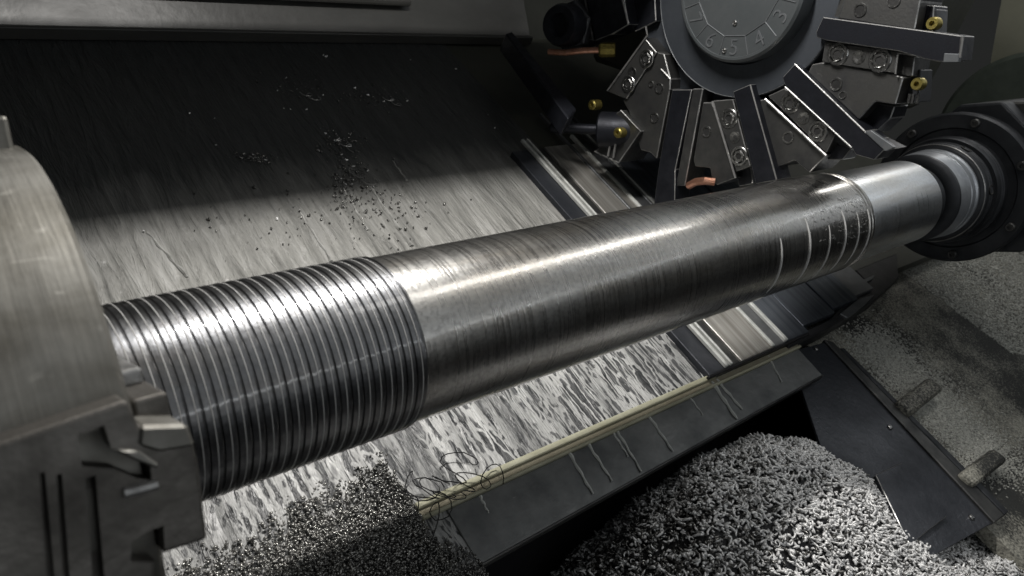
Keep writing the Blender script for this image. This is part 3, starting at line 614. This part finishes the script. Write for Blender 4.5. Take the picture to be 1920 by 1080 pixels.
# tangled black swarf
bm = bmesh.new(); base = on_bed(838, 920, -.185)
for k in range(5):
    pts = []; p = base + X * (rnd() - .5) * .02; ph = rnd() * 6
    for i in range(26):
        ph += .45 + rnd() * .35; p = p + (X * math.cos(ph) * .006 + S * math.sin(ph * .8) * .006 + X * (.0022 if k % 2 else -.0015) + S * (.0008 - .001 * (k % 3)) + N * (rnd() - .5) * .004); pts.append(p.copy())
    add_tube(bm, pts, .00055, 5)
tag(link('swarf_tangle', bm, M['swarf'], None, True), 'tangle of thin black swarf wire lying over the edge strip', 'swarf')
cl = []
for k in range(900):
    cxp, cyp, sx_, sy_ = random.choice(((690, 180, 45, 14), (560, 160, 28, 18), (630, 265, 22, 14), (655, 320, 24, 22), (650, 350, 16, 22), (480, 295, 16, 5), (720, 390, 40, 30), (600, 400, 120, 40)))
    cl.append((on_bed(random.gauss(cxp, sx_), random.gauss(cyp, sy_), -.1985), .35 + rnd() * .9))
tag(scatter('chip_clump', fine + fine[1:2] * 2 + [big[1]], [(p, s * (1 if rnd() < .8 else .6)) for p, s in cl], M['chip_dark']), 'dark clumps of fine chips clinging to the back panel', 'chips', kind='stuff')
for (a, b_, c_, d_, w, lb) in ((690, 345, 772, 462, 1.5, 'longest pale coolant run on the lit panel, below the dark chip clump'), (642, 352, 690, 432, 1.0, 'pale coolant run starting at the left side of the dark chip clump'),
        (276, 436, 352, 520, 1.3, 'pale coolant run on the lit panel nearest the chuck'), (735, 300, 764, 340, .8, 'short faint coolant run in the dark right of the chip clump'), (560, 395, 622, 490, 1.0, 'pale coolant run midway between the chuck and the chip clump')):
    pts = [on_bed(a + (c_ - a) * k / 10, b_ + (d_ - b_) * k / 10, -.1998) + X * math.sin(k * 1.7 + a) * .0008 for k in range(11)]
    bm = bmesh.new(); add_tube(bm, pts, [.0015 * w * (.5 + .6 * k / 10 + .35 * math.sin(k * 2.1 + b_)) for k in range(11)], 6)
    tag(link('coolant_run', bm, M['wetrun'], None, True), lb, 'coolant run', 'coolant runs on the back panel')
for (a, b_, lb) in ((622, 258, 'bright curled swarf string in the middle of the back panel chip clump'), (662, 318, 'swarf string hanging at the foot of the back panel chip clump'), (560, 168, 'swarf string at the upper left end of the splashed chips'), (716, 178, 'swarf string at the upper right end of the splashed chips')):
    p = on_bed(a, b_, -.1965); ph = rnd() * 6; pts = []
    for i in range(16):
        ph += .55 + rnd() * .5; p = p + X * math.cos(ph) * .0045 + S * math.sin(ph) * .0045 - S * .0016 + X * .0008; pts.append(p.copy())
    tag(link('swarf_string', tube(pts, .0007, 5), M['edge'], None, True), lb, 'swarf', 'swarf strings on the back panel')
# loose chips stuck to the back panel
src = None; lb = 'small bright curled chip stuck to the dark part of the back panel'
spots = [(612, 106), (536, 146), (520, 170), (606, 104), (557, 167), (532, 203), (586, 185), (594, 187), (606, 178), (665, 165), (690, 178), (720, 190), (735, 188), (764, 189), (855, 129), (770, 112), (610, 250), (618, 256), (628, 264), (655, 251), (640, 290), (650, 300), (662, 312), (640, 335), (648, 345), (690, 320), (475, 290), (498, 300), (402, 222), (356, 212), (405, 272), (928, 240), (915, 215), (520, 410), (270, 433), (700, 350), (545, 205), (575, 205), (660, 345), (625, 245)]
for i, (a, b_) in enumerate(spots):
    if src is None:
        v, f = big[1]; me = bpy.data.meshes.new('metal_chip'); me.from_pydata([tuple(c) for c in v], [], f); me.materials.append(M['chip']); src = bpy.data.objects.new('metal_chip', me); o = src
    else: o = src.copy()
    COL.objects.link(o); o.location = on_bed(a, b_, -.1985); o.rotation_euler = (TH + (rnd() - .5), (rnd() - .5), rnd() * 6.28); s = .35 + rnd() * .55; o.scale = (s, s, s * .8)
    tag(o, lb, 'chip', 'chips stuck to the back panel')
